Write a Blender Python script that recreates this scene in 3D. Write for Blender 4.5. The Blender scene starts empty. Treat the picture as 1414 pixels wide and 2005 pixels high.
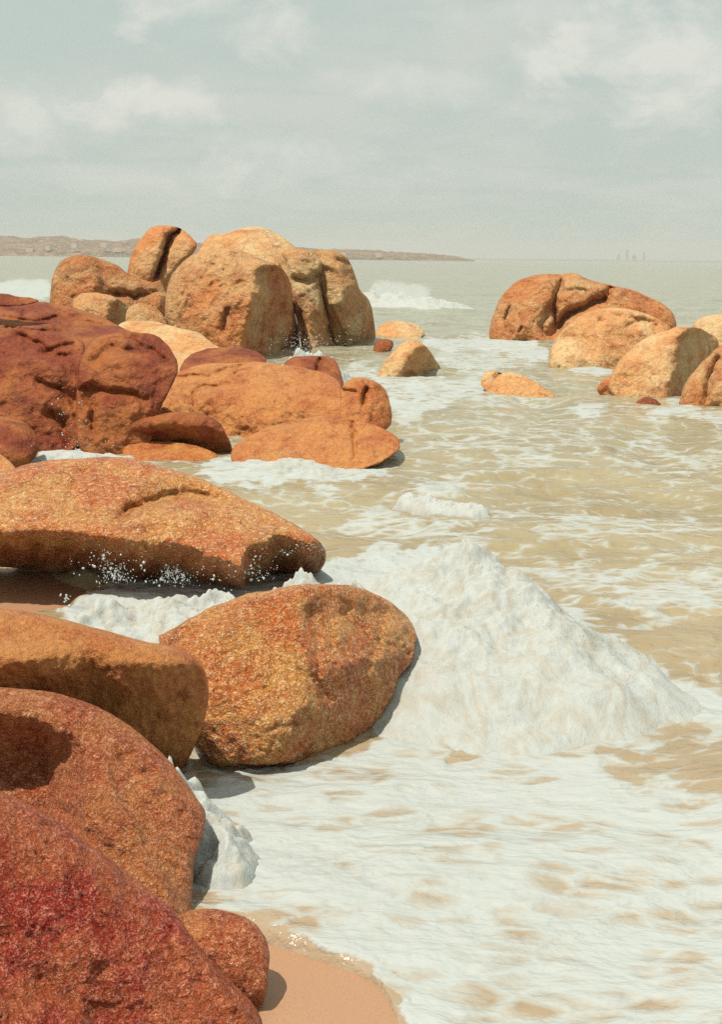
import bpy, math, random
import numpy as np
from mathutils import Matrix, Vector

# ------------------------------------------------------------------ camera, world, sun
SC = bpy.context.scene
COL = SC.collection
W, H, F = 1414.0, 2005.0, 2785.0
CAM_H = 3.0
PITCH = math.atan(497.0 / F)
ROLL = math.radians(0.69)
C0 = np.array([0.0, 0.0, CAM_H])
FWD = np.array([0, math.cos(PITCH), -math.sin(PITCH)])
R0 = np.array([1.0, 0, 0]); U0 = np.array([0, math.sin(PITCH), math.cos(PITCH)])
RGT = math.cos(ROLL) * R0 + math.sin(ROLL) * U0
UPV = -math.sin(ROLL) * R0 + math.cos(ROLL) * U0
cd = bpy.data.cameras.new("camera"); cam = bpy.data.objects.new("camera", cd); COL.objects.link(cam)
cd.sensor_fit = 'VERTICAL'; cd.sensor_height = 36.0; cd.lens = 36.0 * F / H
cd.clip_start = 0.1; cd.clip_end = 80000
m = Matrix.Identity(4)
for i in range(3):
    m[i][0] = RGT[i]; m[i][1] = UPV[i]; m[i][2] = -FWD[i]; m[i][3] = C0[i]
cam.matrix_world = m
SC.camera = cam
SC.view_settings.view_transform = 'Standard'; SC.view_settings.look = 'None'
SC.view_settings.exposure = -0.05; SC.view_settings.gamma = 1.0
SC.render.film_transparent = False
SC.cycles.use_denoising = False
SC.cycles.use_adaptive_sampling = False
SC.cycles.max_bounces = 5; SC.cycles.volume_bounces = 0
SC.cycles.sample_clamp_indirect = 4.0

SUN_EL = math.radians(66); SUN_DIR = Vector((-0.80, -0.60, 0)).normalized()   # horizontal direction TOWARDS the sun
sd_ = bpy.data.lights.new("sun", 'SUN'); sd_.energy = 5.0; sd_.angle = math.radians(0.5); sd_.color = (1.0, 0.91, 0.78)
sun = bpy.data.objects.new("sun", sd_); COL.objects.link(sun)
tosun = Vector((SUN_DIR.x * math.cos(SUN_EL), SUN_DIR.y * math.cos(SUN_EL), math.sin(SUN_EL)))
sun.rotation_euler = tosun.to_track_quat('Z', 'Y').to_euler(); sun.location = (-20, 0, 40)

wd = bpy.data.worlds.new("World"); SC.world = wd; wd.use_nodes = True
nt = wd.node_tree; nt.nodes.clear()
def N(nt, t, **kw):
    n = nt.nodes.new(t)
    for k, v in kw.items(): setattr(n, k, v)
    return n
def ramp(nt, fac, stops, interp='LINEAR'):
    r = N(nt, 'ShaderNodeValToRGB'); r.color_ramp.interpolation = interp
    e = r.color_ramp.elements
    while len(e) < len(stops): e.new(0.5)
    for i, (p, c) in enumerate(stops):
        e[i].position = p; e[i].color = (c if len(c) == 4 else tuple(c) + (1,)) if isinstance(c, (tuple, list)) else (c, c, c, 1)
    nt.links.new(fac, r.inputs['Fac']); return r.outputs['Color']
def mixc(nt, fac, a, b, mode='MIX'):
    n = N(nt, 'ShaderNodeMix', data_type='RGBA', blend_type=mode)
    for s, v in ((n.inputs[0], fac), (n.inputs[6], a), (n.inputs[7], b)):
        if hasattr(v, 'links') or isinstance(v, bpy.types.NodeSocket): nt.links.new(v, s)
        elif isinstance(v, (tuple, list)): s.default_value = tuple(v) + (1,) if len(v) == 3 else v
        else: s.default_value = v
    return n.outputs[2]
def math_(nt, op, a, b=None, c=None, clamp=False):
    n = N(nt, 'ShaderNodeMath', operation=op); n.use_clamp = clamp
    for i, v in enumerate((a, b, c)):
        if v is None: continue
        if isinstance(v, bpy.types.NodeSocket): nt.links.new(v, n.inputs[i])
        else: n.inputs[i].default_value = v
    return n.outputs[0]
def noise(nt, vec, scale, detail=4, rough=0.55, dist=0.0, w=None):
    n = N(nt, 'ShaderNodeTexNoise'); n.inputs['Scale'].default_value = scale
    n.inputs['Detail'].default_value = detail; n.inputs['Roughness'].default_value = rough
    n.inputs['Distortion'].default_value = dist
    nt.links.new(vec, n.inputs['Vector']); return n.outputs['Fac']
def mapping(nt, vec, scale=(1, 1, 1), loc=(0, 0, 0), rot=(0, 0, 0)):
    n = N(nt, 'ShaderNodeMapping'); n.inputs['Scale'].default_value = scale; n.inputs['Location'].default_value = loc
    n.inputs['Rotation'].default_value = rot
    nt.links.new(vec, n.inputs['Vector']); return n.outputs[0]

sky = N(nt, 'ShaderNodeTexSky', sky_type='NISHITA'); sky.sun_disc = False
sky.sun_elevation = SUN_EL; sky.sun_rotation = math.atan2(SUN_DIR.x, SUN_DIR.y)
sky.air_density = 1.0; sky.dust_density = 3.0; sky.ozone_density = 1.0
tc = N(nt, 'ShaderNodeTexCoord')
sep = N(nt, 'ShaderNodeSeparateXYZ'); nt.links.new(tc.outputs['Generated'], sep.inputs[0])
# clouds live on a flat layer overhead: direction divided by its height
zz = math_(nt, 'ADD', math_(nt, 'MAXIMUM', sep.outputs['Z'], 0.0), 0.13)
cx = math_(nt, 'DIVIDE', sep.outputs['X'], zz); cy = math_(nt, 'DIVIDE', sep.outputs['Y'], zz)
cmb = N(nt, 'ShaderNodeCombineXYZ'); nt.links.new(cx, cmb.inputs[0]); nt.links.new(cy, cmb.inputs[1])
v = mapping(nt, cmb.outputs[0], scale=(1.0, 0.8, 1), loc=(3.1, 0.75, 0))
big = noise(nt, v, 1.1, 6, 0.55, 0.5)
fine = noise(nt, v, 3.2, 7, 0.6, 0.4)
cov = math_(nt, 'ADD', math_(nt, 'MULTIPLY', big, 0.62), math_(nt, 'MULTIPLY', fine, 0.38))
cl = ramp(nt, cov, [(0.44, 0.0), (0.50, 0.30), (0.60, 1.0)])
base = mixc(nt, 0.88, sky.outputs[0], (5.7, 6.6, 6.1))
c = mixc(nt, math_(nt, 'MULTIPLY', cl, 0.42), base, (7.3, 7.3, 6.6))
pn = noise(nt, mapping(nt, tc.outputs['Generated'], scale=(1, 1, 1.7)), 16, 7, 0.62, 0.3)
for px_, py_, wx_, wy_, amt in ((360,195,0.042,0.018,1.0),(190,248,0.034,0.013,0.9),(1070,120,0.026,0.020,0.9),(1290,110,0.075,0.045,1.0),(520,285,0.05,0.013,0.55),(900,165,0.04,0.02,0.5),(735,170,0.04,0.015,0.5),(430,20,0.09,0.03,0.9),(60,230,0.05,0.03,0.8),(1120,20,0.09,0.014,0.5),(640,330,0.09,0.02,0.45),(250,350,0.10,0.015,0.4)):
    dv = FWD + (px_ - W / 2) / F * RGT - (py_ - H / 2) / F * UPV; dv = dv / np.linalg.norm(dv)
    mp = mapping(nt, tc.outputs['Generated'], scale=(1 / wx_, 1 / wx_, 1 / wy_), loc=(-dv[0] / wx_, -dv[1] / wx_, -dv[2] / wy_))
    ln = N(nt, 'ShaderNodeVectorMath', operation='LENGTH'); nt.links.new(mp, ln.inputs[0])
    f_ = math_(nt, 'ADD', math_(nt, 'SUBTRACT', 1.0, ln.outputs['Value']), math_(nt, 'MULTIPLY', math_(nt, 'SUBTRACT', pn, 0.5), 4.0))
    c = mixc(nt, ramp(nt, f_, [(0.0, 0.0), (0.45, 0.35 * amt), (0.95, 0.8 * amt)]), c, (8.1, 8.1, 7.4))
bg = N(nt, 'ShaderNodeBackground'); bg.inputs['Strength'].default_value = 0.1
nt.links.new(c, bg.inputs['Color'])
wo = N(nt, 'ShaderNodeOutputWorld'); nt.links.new(bg.outputs[0], wo.inputs['Surface'])

# ------------------------------------------------------------------ numeric helpers
rng = np.random.default_rng(7)
random.seed(7)
PERM = rng.permutation(256); PERM = np.concatenate([PERM, PERM, PERM])
GR = rng.normal(size=(256, 3)); GR /= np.linalg.norm(GR, axis=1)[:, None]
def pnoise(x, y, z):
    xi = np.floor(x).astype(np.int64); yi = np.floor(y).astype(np.int64); zi = np.floor(z).astype(np.int64)
    xf = x - xi; yf = y - yi; zf = z - zi
    xi &= 255; yi &= 255; zi &= 255
    u = xf ** 3 * (xf * (xf * 6 - 15) + 10); v = yf ** 3 * (yf * (yf * 6 - 15) + 10); w = zf ** 3 * (zf * (zf * 6 - 15) + 10)
    out = 0
    for dx in (0, 1):
        for dy in (0, 1):
            for dz in (0, 1):
                g = GR[PERM[PERM[PERM[(xi + dx) & 255] + ((yi + dy) & 255)] + ((zi + dz) & 255)]]
                d = g[..., 0] * (xf - dx) + g[..., 1] * (yf - dy) + g[..., 2] * (zf - dz)
                out = out + d * (u if dx else 1 - u) * (v if dy else 1 - v) * (w if dz else 1 - w)
    return out * 1.5
def fbm(P, wl, octv=4, gain=0.5, seed=0.0):
    x, y, z = P[..., 0] / wl + seed, P[..., 1] / wl + seed * 1.7, P[..., 2] / wl - seed
    a, s = 1.0, 0.0
    for _ in range(octv):
        s = s + a * pnoise(x, y, z); a *= gain; x = x * 2.03 + 5.1; y = y * 2.03 + 1.3; z = z * 2.03 - 7.7
    return s
def ray(px, py):
    a = (np.asarray(px, float) - W / 2) / F; b = -(np.asarray(py, float) - H / 2) / F
    return FWD + a[..., None] * RGT + b[..., None] * UPV
def tw(px, py, z=0.0):                      # depth at which the line of sight meets the height z
    r = ray(px, py); return (z - CAM_H) / r[..., 2]
def pt(px, py, t): return C0 + np.asarray(t)[..., None] * ray(px, py)
def to_px(P):
    d = P - C0; zc = d @ FWD
    zc = np.where(zc > 0.05, zc, 0.05)
    return W / 2 + F * (d @ RGT) / zc, H / 2 - F * (d @ UPV) / zc
def softplus(x): return np.where(x > 30, x, np.log1p(np.exp(np.minimum(x, 30))))
def sstep(a, b, x):
    t = np.clip((x - a) / (b - a), 0, 1); return t * t * (3 - 2 * t)

def chaikin(p, n=2):
    p = np.asarray(p, float)
    for _ in range(n):
        q = np.roll(p, -1, 0)
        p = np.stack([p * 0.8 + q * 0.2, p * 0.2 + q * 0.8], 1).reshape(-1, 2)
    return p
def resample(p, step):
    q = np.vstack([p, p[:1]]); d = np.linalg.norm(np.diff(q, axis=0), axis=1); s = np.concatenate([[0], np.cumsum(d)])
    n = max(16, int(s[-1] / step)); t = np.linspace(0, s[-1], n, endpoint=False)
    return np.stack([np.interp(t, s, q[:, 0]), np.interp(t, s, q[:, 1])], 1)
def rough_outline(p, step, amp, wl, seed, spiky=False):
    p = resample(p, step)
    tan = np.roll(p, -1, 0) - np.roll(p, 1, 0); tan /= np.linalg.norm(tan, axis=1)[:, None] + 1e-9
    nrm = np.stack([tan[:, 1], -tan[:, 0]], 1)
    P3 = np.concatenate([p, np.full((len(p), 1), seed * 31.7)], 1)
    n = fbm(P3, wl, 4, 0.6, seed)
    if spiky:
        n2 = np.maximum(fbm(P3, wl * 0.35, 3, 0.65, seed + 3), 0) ** 1.5 * 2.0
        n = n * 0.6 + n2
    return p + nrm * (n * amp)[:, None]
def scan_mask(poly, xs, ys):
    a = poly; b = np.roll(poly, -1, 0); M = np.zeros((len(ys), len(xs)), bool)
    for j, y in enumerate(ys):
        k = (a[:, 1] <= y) != (b[:, 1] <= y)
        if not k.any(): continue
        xc = np.sort(a[k, 0] + (y - a[k, 1]) / (b[k, 1] - a[k, 1]) * (b[k, 0] - a[k, 0]))
        M[j] = (np.searchsorted(xc, xs) % 2) == 1
    return M
def nearest_on(poly, P):
    a = poly; b = np.roll(poly, -1, 0); ab = b - a; l2 = (ab ** 2).sum(1) + 1e-12
    out = np.empty_like(P); dist = np.empty(len(P))
    for i in range(0, len(P), 2000):
        q = P[i:i + 2000, None, :]
        t = np.clip(((q - a) * ab).sum(2) / l2, 0, 1)
        c = a + t[..., None] * ab; d = ((q - c) ** 2).sum(2); k = d.argmin(1)
        r = np.arange(len(k)); out[i:i + 2000] = c[r, k]; dist[i:i + 2000] = np.sqrt(d[r, k])
    return out, dist
def line_dist(pts, X, Y):
    pts = np.asarray(pts, float); best = np.full(X.shape, 1e9); al = np.zeros(X.shape)
    for k, (p, q) in enumerate(zip(pts[:-1], pts[1:])):
        d = q - p; t = np.clip(((X - p[0]) * d[0] + (Y - p[1]) * d[1]) / (d @ d), 0, 1)
        r = np.hypot(X - p[0] - t * d[0], Y - p[1] - t * d[1]); s = r < best
        best = np.where(s, r, best); al = np.where(s, (k + t) / (len(pts) - 1), al)
    return best, al
def poisson(M, cell):
    h, w = M.shape; k = 1
    while min(h, w) / (k * 2) > 12: k *= 2
    u = None
    while k >= 1:
        m = M[::k, ::k]; m = m.copy(); m[0] = m[-1] = False; m[:, 0] = m[:, -1] = False
        if u is None: v = np.zeros(m.shape); it = 500
        else:
            yi = np.minimum(np.arange(m.shape[0]) / 2, u.shape[0] - 1.001); xi = np.minimum(np.arange(m.shape[1]) / 2, u.shape[1] - 1.001)
            y0 = yi.astype(int); x0 = xi.astype(int); fy = (yi - y0)[:, None]; fx = (xi - x0)[None]
            y1 = np.minimum(y0 + 1, u.shape[0] - 1); x1 = np.minimum(x0 + 1, u.shape[1] - 1)
            v = (u[np.ix_(y0, x0)] * (1 - fy) * (1 - fx) + u[np.ix_(y1, x0)] * fy * (1 - fx) + u[np.ix_(y0, x1)] * (1 - fy) * fx + u[np.ix_(y1, x1)] * fy * fx); it = 70
        for _ in range(it):
            s = np.zeros(m.shape); s[1:-1, 1:-1] = (v[:-2, 1:-1] + v[2:, 1:-1] + v[1:-1, :-2] + v[1:-1, 2:] + (k * cell) ** 2) / 4
            v = np.where(m, s, 0)
        u = v; k //= 2
    return u

def make_mesh(name, V, Q, mat, smooth=True, attrs=None):
    me = bpy.data.meshes.new(name)
    me.vertices.add(len(V)); me.vertices.foreach_set('co', np.asarray(V, np.float32).ravel())
    n = Q.shape[1]; me.loops.add(len(Q) * n); me.polygons.add(len(Q))
    me.loops.foreach_set('vertex_index', np.asarray(Q, np.int32).ravel())
    me.polygons.foreach_set('loop_start', np.arange(0, len(Q) * n, n, dtype=np.int32))
    me.polygons.foreach_set('loop_total', np.full(len(Q), n, np.int32))
    me.polygons.foreach_set('use_smooth', np.full(len(Q), smooth, bool))
    for k, a in (attrs or {}).items():
        at = me.attributes.new(k, 'FLOAT', 'POINT'); at.data.foreach_set('value', np.asarray(a, np.float32))
    me.update(calc_edges=True); me.validate()
    if mat: me.materials.append(mat)
    return me
def link(name, me, loc=None):
    o = bpy.data.objects.new(name, me); COL.objects.link(o)
    return o
def tag(o, label=None, cat=None, group=None, kind=None):
    if label: o['label'] = label
    if cat: o['category'] = cat
    if group: o['group'] = group
    if kind: o['kind'] = kind
    return o

SEED = [0]
NEAR_N = [(190, 9), (80, 6), (32, 3.6), (15, 2.2), (8, 1.1)]
ALL_NOISE = [(170, 10), (75, 6.0), (30, 3.6), (12, 1.8), (7, 0.8)]
def relief(name, poly, mat, base=None, depth=None, T=1.0, p=0.8, lean=0.5, yaw=0.0, yb=(), xb=(), cracks=(), bumps=(),
           rough=1.0, cell=2.6, er=1.6, ewl=40, spiky=False, back=0.8, noise_=None, noise_wl=1.0, ridged=0.55, sm=2, parent=None, fac=10, cut=0.07, warp=1.0):
    """A solid body: the outline stands at its own distance; its face swells towards the viewer's side, its back away from it."""
    SEED[0] += 1; sd = SEED[0] * 3.17
    P = rough_outline(chaikin(poly, sm), cell * 0.8, er, ewl, sd, spiky)
    x0, y0 = P.min(0) - 2 * cell; x1, y1 = P.max(0) + 2 * cell
    xs = np.arange(x0, x1 + cell, cell); ys = np.arange(y0, y1 + cell, cell)
    M = scan_mask(P, xs, ys)
    u = poisson(M, cell)
    X, Y = np.meshgrid(xs, ys)
    keep = M[:-1, :-1] | M[1:, :-1] | M[:-1, 1:] | M[1:, 1:]
    used = np.zeros(M.shape, bool)
    for a in (slice(None, -1), slice(1, None)):
        for b in (slice(None, -1), slice(1, None)): used[a, b] |= keep
    out = used & ~M
    q, _ = nearest_on(P, np.stack([X[out], Y[out]], 1)); X = X.copy(); Y = Y.copy(); X[out] = q[:, 0]; Y[out] = q[:, 1]
    h = 2 * np.sqrt(np.maximum(u, 0)); hm = h.max() + 1e-9; hn = h / hm
    hp = hm * hn ** p
    XW = X; YW = Y
    if warp:
        G3 = np.stack([X, Y, 0 * X + sd * 11], -1); XW = X + 7 * warp * fbm(G3, 60, 4, 0.6, sd + 1); YW = Y + 7 * warp * fbm(G3, 60, 4, 0.6, sd + 6)
    if fac:                                            # flat chipped facets: the swelling trimmed by tangent planes
        gy, gx = np.gradient(hp, cell); cand = np.argwhere(hn > 0.3); rg = np.random.default_rng(int(sd * 100))
        best = np.full(hp.shape, 1e9)
        hs_ = hm * hn ** max(p, 0.5)
        for j, i in cand[rg.integers(0, len(cand), fac)]:
            pl = hp[j, i] + gx[j, i] * (XW - X[j, i]) * 1.1 + gy[j, i] * (YW - Y[j, i]) * 1.1 - hm * cut * rg.uniform(0.2, 1.6)
            kk = 0.012 * hm; best = -kk * np.logaddexp(-best / kk, -pl / kk)
        kk = 0.012 * hm; trimmed = -kk * np.logaddexp(-best / kk, -hp / kk)
        trimmed = np.maximum(trimmed, hp - 0.22 * hm)
        f2_ = np.clip(hn / 0.3, 0, 1); hp = hp * (1 - f2_) + trimmed * f2_; hp = np.where(hn > 0, hp, 0)
    cx, cyy = base if base else (0.5 * (x0 + x1), y1)
    def shape(s, t0):
        t = t0 + lean * (cyy - Y) * s + yaw * (X - cx) * s
        for pts, dl, w in yb:
            pts = np.asarray(pts, float); yy = np.interp(XW, pts[:, 0], pts[:, 1]); t = t + dl * softplus((YW - yy) / w) * w * s
        for pts, dl, w in xb:
            pts = np.asarray(pts, float); o = pts[:, 1].argsort(); xx = np.interp(YW, pts[o, 1], pts[o, 0]); t = t + dl * softplus((XW - xx) / w) * w * s
        edge = np.clip(hn / 0.35, 0, 1)
        for pts, amp, w in cracks:
            d, al = line_dist(pts, XW, YW); t = t + 1.9 * amp * np.exp(-(d / w) ** 1.5) * s * edge * np.clip(np.minimum(al, 1 - al) * 6 + 0.25, 0, 1)
        for bx, by, rx, ry, amp in bumps:
            t = t - amp * np.exp(-((X - bx) / rx) ** 2 - ((Y - by) / ry) ** 2) * s * edge
        return t - T * hp * s
    if depth is None:
        d0 = float(tw(np.array(base[0]), np.array(base[1])))
        s = d0 / F; j = int(np.argmin(abs(ys - base[1]))); i = int(np.argmin(abs(xs - base[0])))
        t = shape(s, 0.0); t0 = d0 - t[j, i]
    else: s = depth / F; t0 = depth
    t = shape(s, t0)
    r = ray(X, Y); V = C0 + t[..., None] * r
    env = np.clip(hn / 0.25, 0, 1) ** 0.7
    for k, (wl, amp) in enumerate(noise_ or ALL_NOISE):
        n = fbm(V, wl * s * noise_wl, 2, 0.5, sd + k)
        if ridged: n = n * (1 - ridged) + ridged * (0.45 - 1.6 * abs(n))
        t = t - n * amp * rough * s * env
    Vf = C0 + t[..., None] * r
    plane = t0 + 0.35 * lean * (cyy - Y) * s
    tb = np.maximum(plane, t + 0.3 * hp * s) + back * hp * s
    tb = np.where(M, tb, t)
    Vb = C0 + tb[..., None] * r
    idf = -np.ones(M.shape, int); idf[used] = np.arange(used.sum()); nf = used.sum()
    idb = idf.copy(); ins = used & M; idb[ins] = nf + np.arange(ins.sum())
    VV = np.vstack([Vf[used], Vb[ins]])
    J, I = np.nonzero(keep)
    def quads(idx): return np.stack([idx[J, I], idx[J + 1, I], idx[J + 1, I + 1], idx[J, I + 1]], 1)
    Q = np.vstack([quads(idf), quads(idb)[:, ::-1]])
    org = np.array([VV[:, 0].mean(), VV[:, 1].mean(), max(VV[:, 2].min(), -3)])
    me = make_mesh(name, VV - org, Q, mat, attrs={'body': np.concatenate([hn[used] * M[used], hn[ins]])})
    o = link(name, me); o.location = org
    return o

# ------------------------------------------------------------------ materials
def new_mat(name):
    m = bpy.data.materials.new(name); m.use_nodes = True; nt = m.node_tree
    b = nt.nodes['Principled BSDF']; return m, nt, b
MATS = {}
PAL = {  # main, warm, stain, pale grain with painted-in glints, roughness, amount of that grain
    'pale':  ((0.60, 0.42, 0.210), (0.57, 0.29, 0.110), (0.30, 0.045, 0.016), (0.74, 0.52, 0.30), 0.8, 0.5),
    'tan':   ((0.57, 0.33, 0.145), (0.52, 0.195, 0.060), (0.24, 0.020, 0.008), (0.70, 0.42, 0.20), 0.7, 0.5),
    'brown': ((0.21, 0.036, 0.011), (0.36, 0.115, 0.028), (0.07, 0.004, 0.002), (0.32, 0.11, 0.035), 0.5, 0.5),
    'wet':   ((0.42, 0.130, 0.032), (0.49, 0.205, 0.058), (0.20, 0.009, 0.004), (0.62, 0.29, 0.10), 0.40, 0.6),
    'gold':  ((0.64, 0.275, 0.070), (0.58, 0.150, 0.030), (0.24, 0.014, 0.004), (0.90, 0.72, 0.42), 0.30, 0.95),
    'red':   ((0.40, 0.092, 0.030), (0.48, 0.165, 0.050), (0.16, 0.006, 0.006), (0.84, 0.48, 0.29), 0.32, 0.85),
    'crimson': ((0.34, 0.032, 0.018), (0.42, 0.105, 0.036), (0.16, 0.003, 0.006), (0.84, 0.38, 0.26), 0.30, 0.75),  # red light leak over the lower left corner, put into the rock colour
}
def rock(pal, d, bump=1.0):
    key = (pal, round(d), bump)
    if key in MATS: return MATS[key]
    a, b_, st, lt, ro, ga = PAL[pal]
    m, nt, bs = new_mat('granite_' + pal); s = d / F           # metres per picture pixel at this distance
    g = N(nt, 'ShaderNodeNewGeometry').outputs['Position']
    n1 = noise(nt, g, 1 / (130 * s), 5, 0.6, 0.4)
    n2 = noise(nt, g, 1 / (45 * s), 6, 0.65, 0.6)
    n3 = noise(nt, g, 1 / (11 * s), 4, 0.7, 0.8)
    n4 = noise(nt, g, 1 / (3.2 * s), 2, 0.8)
    c = mixc(nt, ramp(nt, n1, [(0.42, 0.0), (0.56, 1.0)]), a, b_)
    c = mixc(nt, math_(nt, 'MULTIPLY', ramp(nt, n2, [(0.50, 0.0), (0.68, 1.0)]), 0.6), c, st)
    c = mixc(nt, math_(nt, 'MULTIPLY', ramp(nt, n3, [(0.30, 1.0), (0.46, 0.0)]), 0.45), c, st)
    c = mixc(nt, math_(nt, 'MULTIPLY', ramp(nt, math_(nt, 'ADD', math_(nt, 'MULTIPLY', n4, 0.6), math_(nt, 'MULTIPLY', n3, 0.4)), [(0.50, 0.0), (0.64, 1.0)]), ga), c, lt)  # pale grain speckle, with wet sun glints painted into the colour
    c = mixc(nt, math_(nt, 'MULTIPLY', ramp(nt, n4, [(0.28, 1.0), (0.44, 0.0)]), 0.4), c, tuple(x * 0.4 for x in a))
    nt.links.new(c, bs.inputs['Base Color'])
    nt.links.new(math_(nt, 'ADD', math_(nt, 'MULTIPLY', n3, 0.3), ro - 0.08), bs.inputs['Roughness']); bs.inputs['Specular IOR Level'].default_value = 0.3
    hgt = math_(nt, 'ADD', math_(nt, 'MULTIPLY', n2, 14.0), math_(nt, 'ADD', math_(nt, 'MULTIPLY', n3, 8.0), math_(nt, 'MULTIPLY', n4, 3.0)))
    bp = N(nt, 'ShaderNodeBump'); bp.inputs['Strength'].default_value = 0.75 * bump if bump < 1.3 else 1.0
    bp.inputs['Distance'].default_value = s * max(1, bump)
    nt.links.new(hgt, bp.inputs['Height']); nt.links.new(bp.outputs[0], bs.inputs['Normal'])
    MATS[key] = m; return m

# foam for bodies of white water
FOAM_C = (0.405, 0.435, 0.42)
def foam_mat(name, s, hole=0.35, thin=0.0):
    m, nt, bs = new_mat(name)
    g0_ = N(nt, 'ShaderNodeNewGeometry').outputs['Position']; g = mapping(nt, g0_, scale=(1.2, 0.55, 0.55), rot=(0, 0, 0.35))
    n1 = noise(nt, g, 1 / (70 * s), 6, 0.65, 1.6); n2 = noise(nt, g, 1 / (22 * s), 6, 0.7, 1.0); n3 = noise(nt, g, 1 / (5 * s), 2, 0.7)
    c = mixc(nt, math_(nt, 'MULTIPLY', ramp(nt, n1, [(0.46, 0.0), (0.62, 1.0)]), hole), FOAM_C, (0.33, 0.26, 0.16))
    c = mixc(nt, math_(nt, 'MULTIPLY', ramp(nt, n2, [(0.50, 0.0), (0.66, 1.0)]), hole * 0.7), c, (0.35, 0.31, 0.23))
    nt.links.new(c, bs.inputs['Base Color']); bs.inputs['Roughness'].default_value = 0.7
    bs.inputs['Subsurface Weight'].default_value = 0.35; bs.inputs['Subsurface Radius'].default_value = (1, 1, 1); bs.inputs['Subsurface Scale'].default_value = 14 * s
    hg = math_(nt, 'ADD', math_(nt, 'MULTIPLY', n2, 10.0), math_(nt, 'MULTIPLY', n3, 1.5))
    bp = N(nt, 'ShaderNodeBump'); bp.inputs['Strength'].default_value = 0.5; bp.inputs['Distance'].default_value = s
    nt.links.new(hg, bp.inputs['Height']); nt.links.new(bp.outputs[0], bs.inputs['Normal'])
    if not thin: return m
    at = N(nt, 'ShaderNodeAttribute', attribute_name='body').outputs['Fac']       # thickness of the froth: thin at its rim
    al = math_(nt, 'ADD', math_(nt, 'MULTIPLY', at, 1.6 / thin), math_(nt, 'ADD', math_(nt, 'MULTIPLY', n2, 1.2), math_(nt, 'MULTIPLY', n3, 0.5)))
    nt.links.new(ramp(nt, math_(nt, 'SUBTRACT', al, 0.72), [(0.28, 0.0), (0.52, 1.0)]), bs.inputs['Alpha'])
    return m

# ------------------------------------------------------------------ sea
def poly_sdf(poly, X, Y):
    P = chaikin(poly, 2); shp = X.shape; q = np.stack([X.ravel(), Y.ravel()], 1)
    out = np.full(len(q), -1e3)
    lo = P.min(0) - 120; hi = P.max(0) + 120
    k = np.nonzero((q[:, 0] > lo[0]) & (q[:, 0] < hi[0]) & (q[:, 1] > lo[1]) & (q[:, 1] < hi[1]))[0]
    if len(k):
        Q = q[k]; _, d = nearest_on(P, Q)
        a = P; b = np.roll(P, -1, 0); ins = np.zeros(len(Q), bool)
        for (ax, ay), (bx, by) in zip(a, b):
            if ay == by: continue
            c = ((ay <= Q[:, 1]) != (by <= Q[:, 1])); ins ^= c & (Q[:, 0] < ax + (Q[:, 1] - ay) / (by - ay) * (bx - ax))
        out[k] = np.where(ins, d, -d)
    return out.reshape(shp)

FOAM = [
    ([(400,1490),(560,1480),(700,1460),(760,1420),(810,1300),(850,1240),(920,1500),(700,1580),(450,1580)], 0.66, 14),  # outline, density, softness (picture px)
    ([(300,1500),(450,1490),(560,1488),(760,1460),(900,1440),(1050,1400),(1180,1370),(1230,1400),(1180,1450),(1250,1520),(1414,1545),(1600,1560),(1600,2300),(830,2300),(800,2005),(778,1930),(720,1890),(640,1862),(560,1838),(480,1795),(400,1790),(340,1700)], 0.61, 30),
    ([(380,1770),(480,1770),(570,1800),(660,1830),(740,1860),(800,1915),(830,1990),(850,2100),(815,2100),(798,2000),(775,1935),(720,1893),(640,1865),(560,1843),(480,1800),(400,1795)], 0.62, 12),
    ([(380,1500),(560,1490),(740,1470),(860,1500),(900,1600),(850,1750),(700,1830),(560,1830),(440,1760),(400,1600)], 0.68, 70),
    ([(900,1080),(960,1130),(1190,1230),(1250,1290),(1330,1330),(1500,1360),(1500,1420),(1300,1430),(1180,1480),(900,1480),(760,1300)], 0.60, 40),
    ([(1160,1290),(1300,1310),(1500,1330),(1500,1400),(1330,1400),(1200,1440)], 0.62, 40),
    ([(1000,1090),(1200,1100),(1500,1130),(1500,1240),(1300,1230),(1100,1190),(990,1150)], 0.46, 40),
    ([(110,1210),(180,1165),(300,1140),(470,1145),(540,1100),(700,1095),(860,1070),(900,1150),(700,1200),(500,1240),(300,1265),(180,1240)], 0.95, 22),
    ([(320,905),(440,890),(560,885),(640,915),(700,925),(760,940),(620,950),(480,960),(400,940)], 0.72, 20),
    ([(600,960),(720,990),(800,1000),(960,1030),(1000,1090),(850,1090),(760,1080),(640,1000)], 0.45, 25),
    ([(780,950),(840,935),(930,960),(920,985),(820,990)], 0.5, 15),
    ([(660,700),(760,730),(860,728),(960,745),(1100,790),(1330,800),(1500,810),(1500,835),(1250,822),(1050,800),(940,790),(860,820),(790,850),(740,760)], 0.58, 20),
    ([(840,660),(920,652),(1040,662),(1080,685),(1080,720),(1040,705),(940,690),(860,690),(830,675)], 0.66, 10),
    ([(840,690),(1000,700),(1090,720),(1100,740),(900,740)], 0.5, 12),
    ([(1110,725),(1200,722),(1200,740),(1130,742)], 0.6, 8),
    ([(-60,545),(0,548),(100,550),(100,592),(-60,592)], 0.75, 8),
    ([(700,590),(740,545),(800,560),(860,565),(820,590),(760,600)], 0.55, 8),
    ([(70,890),(100,872),(180,868),(220,885),(200,905),(80,905)], 0.92, 8),
    ([(240,880),(340,878),(345,895),(240,895)], 0.8, 6),
    ([(780,810),(1000,800),(1414,860),(1414,960),(1000,920),(800,900)], 0.36, 40),
    ([(900,960),(1414,1000),(1500,1100),(1000,1080)], 0.36, 40),
]
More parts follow.
